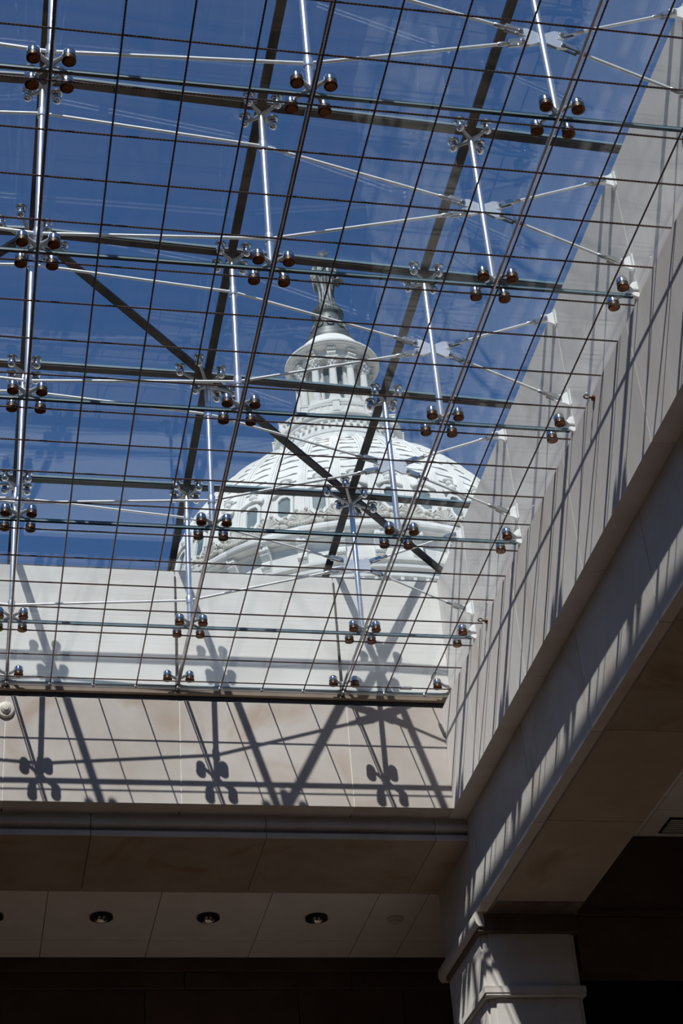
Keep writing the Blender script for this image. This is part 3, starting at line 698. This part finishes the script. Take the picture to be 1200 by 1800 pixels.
mb = MB(); mb.lathe([(1.9, 85.70), (2.35, 85.70), (2.80, 85.70), (2.82, 85.84), (2.88, 85.86), (2.88, 86.0), (2.80, 86.05), (2.80, 86.45), (3.36, 86.50), (3.40, 86.60), (3.54, 86.62), (3.56, 86.70), (3.62, 86.72), (3.62, 86.86), (3.40, 86.92), (3.3, 87.1), (2.9, 87.6), (2.3, 88.4), (1.85, 88.9), (1.75, 89.1)], 96); dput('lantern_entablature', mb, 'white')
# statue on its inscribed pedestal
sp = empty('rooftop_statue', (DC.x, DC.y, CAM.z + 88), -AZ)
tag(sp, 'grey bronze robed figure with crested helmet on an inscribed globe above the lantern', 'statue')
SZ = -88.0
def sput(name, mb, mats, smooth=True, parent=None):
    mb.v = [(x, y, z+SZ) for x, y, z in mb.v]; return build(name, mb, mats, parent or sp, smooth)
mb = MB(); mb.lathe([(1.9, 88.55), (2.0, 88.9), (1.95, 89.15), (1.72, 89.25), (1.66, 89.75), (1.52, 89.85), (1.30, 90.3), (1.16, 90.8), (1.08, 91.3), (1.07, 91.6), (1.10, 91.75), (1.20, 91.85), (1.25, 91.95), (1.25, 92.38), (1.16, 92.45), (1.02, 92.62), (.86, 92.85), (.66, 93.05), (.62, 93.15)], 64); sput('pedestal', mb, 'bronze')
wre = MB()
for k in range(10):
    a = math.radians(k*36+8)
    pts = [polar(a + .17*math.sin(t), (1.45 - .33*((math.cos(t)+1)/2)) + .06, 90.55 - .52*(-math.cos(t))) for t in [i*math.pi/6 for i in range(13)]]
    wre.tube(pts, .07, 6, cap=False)
sput('wreaths', wre, 'bronze')
def figure():
    mb = MB(); n = 64
    prof = [(.62, 93.1), (.66, 93.3), (.60, 93.8), (.60, 94.4), (.66, 95.0), (.76, 95.6), (.82, 96.1), (.80, 96.5), (.74, 96.9), (.72, 97.25), (.66, 97.5), (.40, 97.68), (.22, 97.78), (.19, 97.92), (.22, 98.0)]
    vs = []
    for r, h in prof:
        for k in range(n):
            a = 2*math.pi*k/n; fold = 1 + (.07*math.sin(a*11 + h*.8) + .04*math.sin(a*7 - h*1.7))*(1 if h < 97 else .3)
            vs.append((r*fold*math.sin(a)*1.05, -r*fold*math.cos(a)*.85, h))
    fs = [(i*n+k, i*n+(k+1) % n, (i+1)*n+(k+1) % n, (i+1)*n+k) for i in range(len(prof)-1) for k in range(n)] + [tuple(range(n))[::-1], tuple(range((len(prof)-1)*n, len(prof)*n))]
    mb.add(vs, fs)
    mb.ball((0, -.03, 98.22), .30, 14, 10, sc=(.88, 1, 1.12))                 # head
    mb.ball((0, -.33, 98.18), .07, 8, 6, sc=(.7, 1, 1.4)); mb.ball((0, -.27, 98.06), .10, 8, 6)
    mb.ball((0, .02, 98.38), .36, 14, 8, sc=(1, 1.05, .75))                   # helmet
    mb.tube([(-.60, 0, 97.35), (-.92, -.08, 96.8), (-1.02, -.15, 96.1), (-.95, -.35, 95.75)], [.22, .20, .16, .13], 10)       # right arm
    mb.tube([(-.95, -.42, 96.0), (-.92, -.45, 95.2), (-.88, -.42, 94.1)], [.06, .08, .04], 8); mb.tube([(-1.15, -.42, 95.75), (-.72, -.42, 95.75)], .05, 8)  # sheathed sword
    mb.tube([(.60, 0, 97.35), (.90, -.1, 96.8), (1.0, -.22, 96.2), (.85, -.5, 95.9)], [.22, .20, .16, .13], 10)              # left arm
    mb.lathe([(.02, 0), (.30, .03), (.46, .09), (.46, .13), (.02, .10)], 20, c=(1.05, -.3, 95.2))                             # shield rim
    mb.ball((1.02, -.28, 95.35), .30, 12, 8, sc=(.75, .45, 2.0))
    mb.tube([(.35, -.62, 97.3), (.0, -.74, 96.6), (-.35, -.72, 96.0)], [.10, .12, .10], 8)                                   # sash
    mb.tube([(.45, -.6, 96.0), (.56, -.62, 95.2), (.55, -.58, 94.3)], [.12, .10, .06], 8); mb.tube([(-.72, -.3, 96.2), (-.85, -.3, 95.2), (-.8, -.25, 94.6)], [.14, .13, .05], 8)
    return mb
fg = sput('figure', figure(), 'bronze')
rm = fg.modifiers.new('remesh', 'REMESH'); rm.mode = 'VOXEL'; rm.voxel_size = .035; rm.use_smooth_shade = True
cr = MB()
for i, (an, ln) in enumerate(((-78, .55), (-60, .66), (-42, .62), (-25, .80), (-8, .74), (10, .84), (28, .70), (45, .74), (62, .58))):
    a = math.radians(an); p = Vector((0, .0, 98.35)); d_ = Vector((math.sin(a), .1*math.sin(i*2.1), math.cos(a)))
    cr.tube([p, p+d_*ln*.55, p+d_*ln*.8, p+d_*ln], [.10, .12, .085, .012], 6)
sput('helmet_crest', cr, 'bronze')
# raised inscription bent round the globe ring
def inscription(txt, r, h, size, phi0, step):
    grp = []
    for i, ch in enumerate(txt):
        if ch == ' ': continue
        cu = bpy.data.curves.new('letter', 'FONT'); cu.body = ch; cu.size = size; cu.extrude = .015; cu.align_x = 'CENTER'
        tmp = bpy.data.objects.new('letter_tmp', cu); COL.objects.link(tmp)
        dg = bpy.context.evaluated_depsgraph_get(); me = bpy.data.meshes.new_from_object(tmp.evaluated_get(dg))
        bpy.data.objects.remove(tmp); me.materials.clear(); me.materials.append(MAT['bronze_dark'])
        phi = phi0 + step*i
        o = put('letter', me, sp, Vector(polar(phi, r, h+SZ)), (math.radians(90), 0, phi)); grp.append(o)
inscription('E PLURIBUS UNUM', 1.255, 92.02, .40, math.radians(-13.5*7.2), math.radians(13.5))

# ================================================================== SMALL FIXTURES
def dl_mesh():
    mb = MB(); r = .108
    mb.lathe([(r*.86, .0), (r, -.003), (r+.004, -.006), (r+.004, .002), (r*.86, .004)], 28); return mb.mesh('trim_ring', 'chrome_cone', True)
TR = dl_mesh(); mb = MB(); mb.lathe([(.093, -.002), (.085, .03), (.07, .06), (.055, .085)], 28); CN = mb.mesh('reflector', 'chrome_cone', True)
mb = MB(); mb.lathe([(.001, .082), (.057, .082), (.050, .066), (.03, .058), (.001, .055)], 24); LP = mb.mesh('lamp', 'rubber', True)
HOLE = MB(); HOLE.lathe([(.100, -.0035), (.098, -.0045), (.001, -.0045)], 28); HOLE = HOLE.mesh('recess', 'rubber')
for i, (x, nm) in enumerate(((-1.01, 'leftmost, half outside the picture'), (-.335, 'second from the left'), (.339, 'third from the left'), (1.037, 'nearest the smoke detector'))):
    t = tag(empty('downlight', W(x, 2.06, ZC) - Vector((0, 0, .03))), 'round recessed downlight in the white ceiling, ' + nm, 'downlight', 'recessed ceiling downlights')
    # shallow can projecting just below the ceiling line so that the cone reads from below
    mb = MB(); mb.lathe([(.001, .028), (.108, .028), (.111, .0), (.104, -.002), (.097, .0), (.075, .022), (.001, .024)], 28, mis=[1, 1, 1, 1, 0, 2])
    build('trim_ring', mb, ['chrome_cone', 'rubber', 'rubber'], t, True)
    mb = MB(); mb.tube([(-.02, 0, .004), (-.02, 0, .024)], .014, 8); mb.tube([(.022, 0, .004), (.022, 0, .024)], .012, 8); build('lamp_tube', mb, 'offwhite', t, True)
t = tag(empty('smoke_detector', W(1.558, 2.08, ZC)), 'small beige smoke detector on the ceiling beside the downlights', 'detector')
mb = MB(); mb.lathe([(.085, .0), (.085, -.018), (.078, -.024), (.055, -.028)], 24); build('base', mb, 'offwhite', t, True)
mb = MB(); mb.lathe([(.055, -.024), (.050, -.045), (.030, -.055), (.001, -.057)], 20); build('sensor', mb, 'offwhite', t, True)
t = tag(empty('sprinkler_head', W(.336, 2.22, ZC)), 'tiny flush sprinkler plate behind the third downlight', 'sprinkler')
mb = MB(); mb.lathe([(.042, 0), (.042, -.006), (.03, -.010), (.001, -.010)], 20); build('cover_plate', mb, 'plaster', t, True)
t = tag(empty('wall_alarm', W(-1.0, YL, -.235)), 'round off-white alarm disc on the sunlit end wall at left edge', 'alarm')
mb = MB(); mb.lathe([(.001, 0), (.078, 0), (.078, .018), (.070, .028), (.046, .032), (.044, .036)], 28); o = build('base', mb, 'offwhite', t, True, None, (math.radians(90), 0, 0))
mb = MB(); mb.lathe([(.044, .030), (.040, .046), (.026, .054), (.024, .062), (.001, .064)], 24); build('dome_cap', mb, 'offwhite', t, True, None, (math.radians(90), 0, 0))
t = tag(empty('air_grille', W(3.0, .62, ZC)), 'dark slotted air grille in the ceiling at the right edge', 'grille')
mb = MB(); mb.box((-.16, -.16, -.012), (.30, .16, .0)); build('frame', mb, 'rubber', t)
for i in range(7):
    mb = MB(); mb.box((-.14, -.13+i*.04, -.02), (.28, -.118+i*.04, -.010)); build('slat', mb, 'plaster', t)
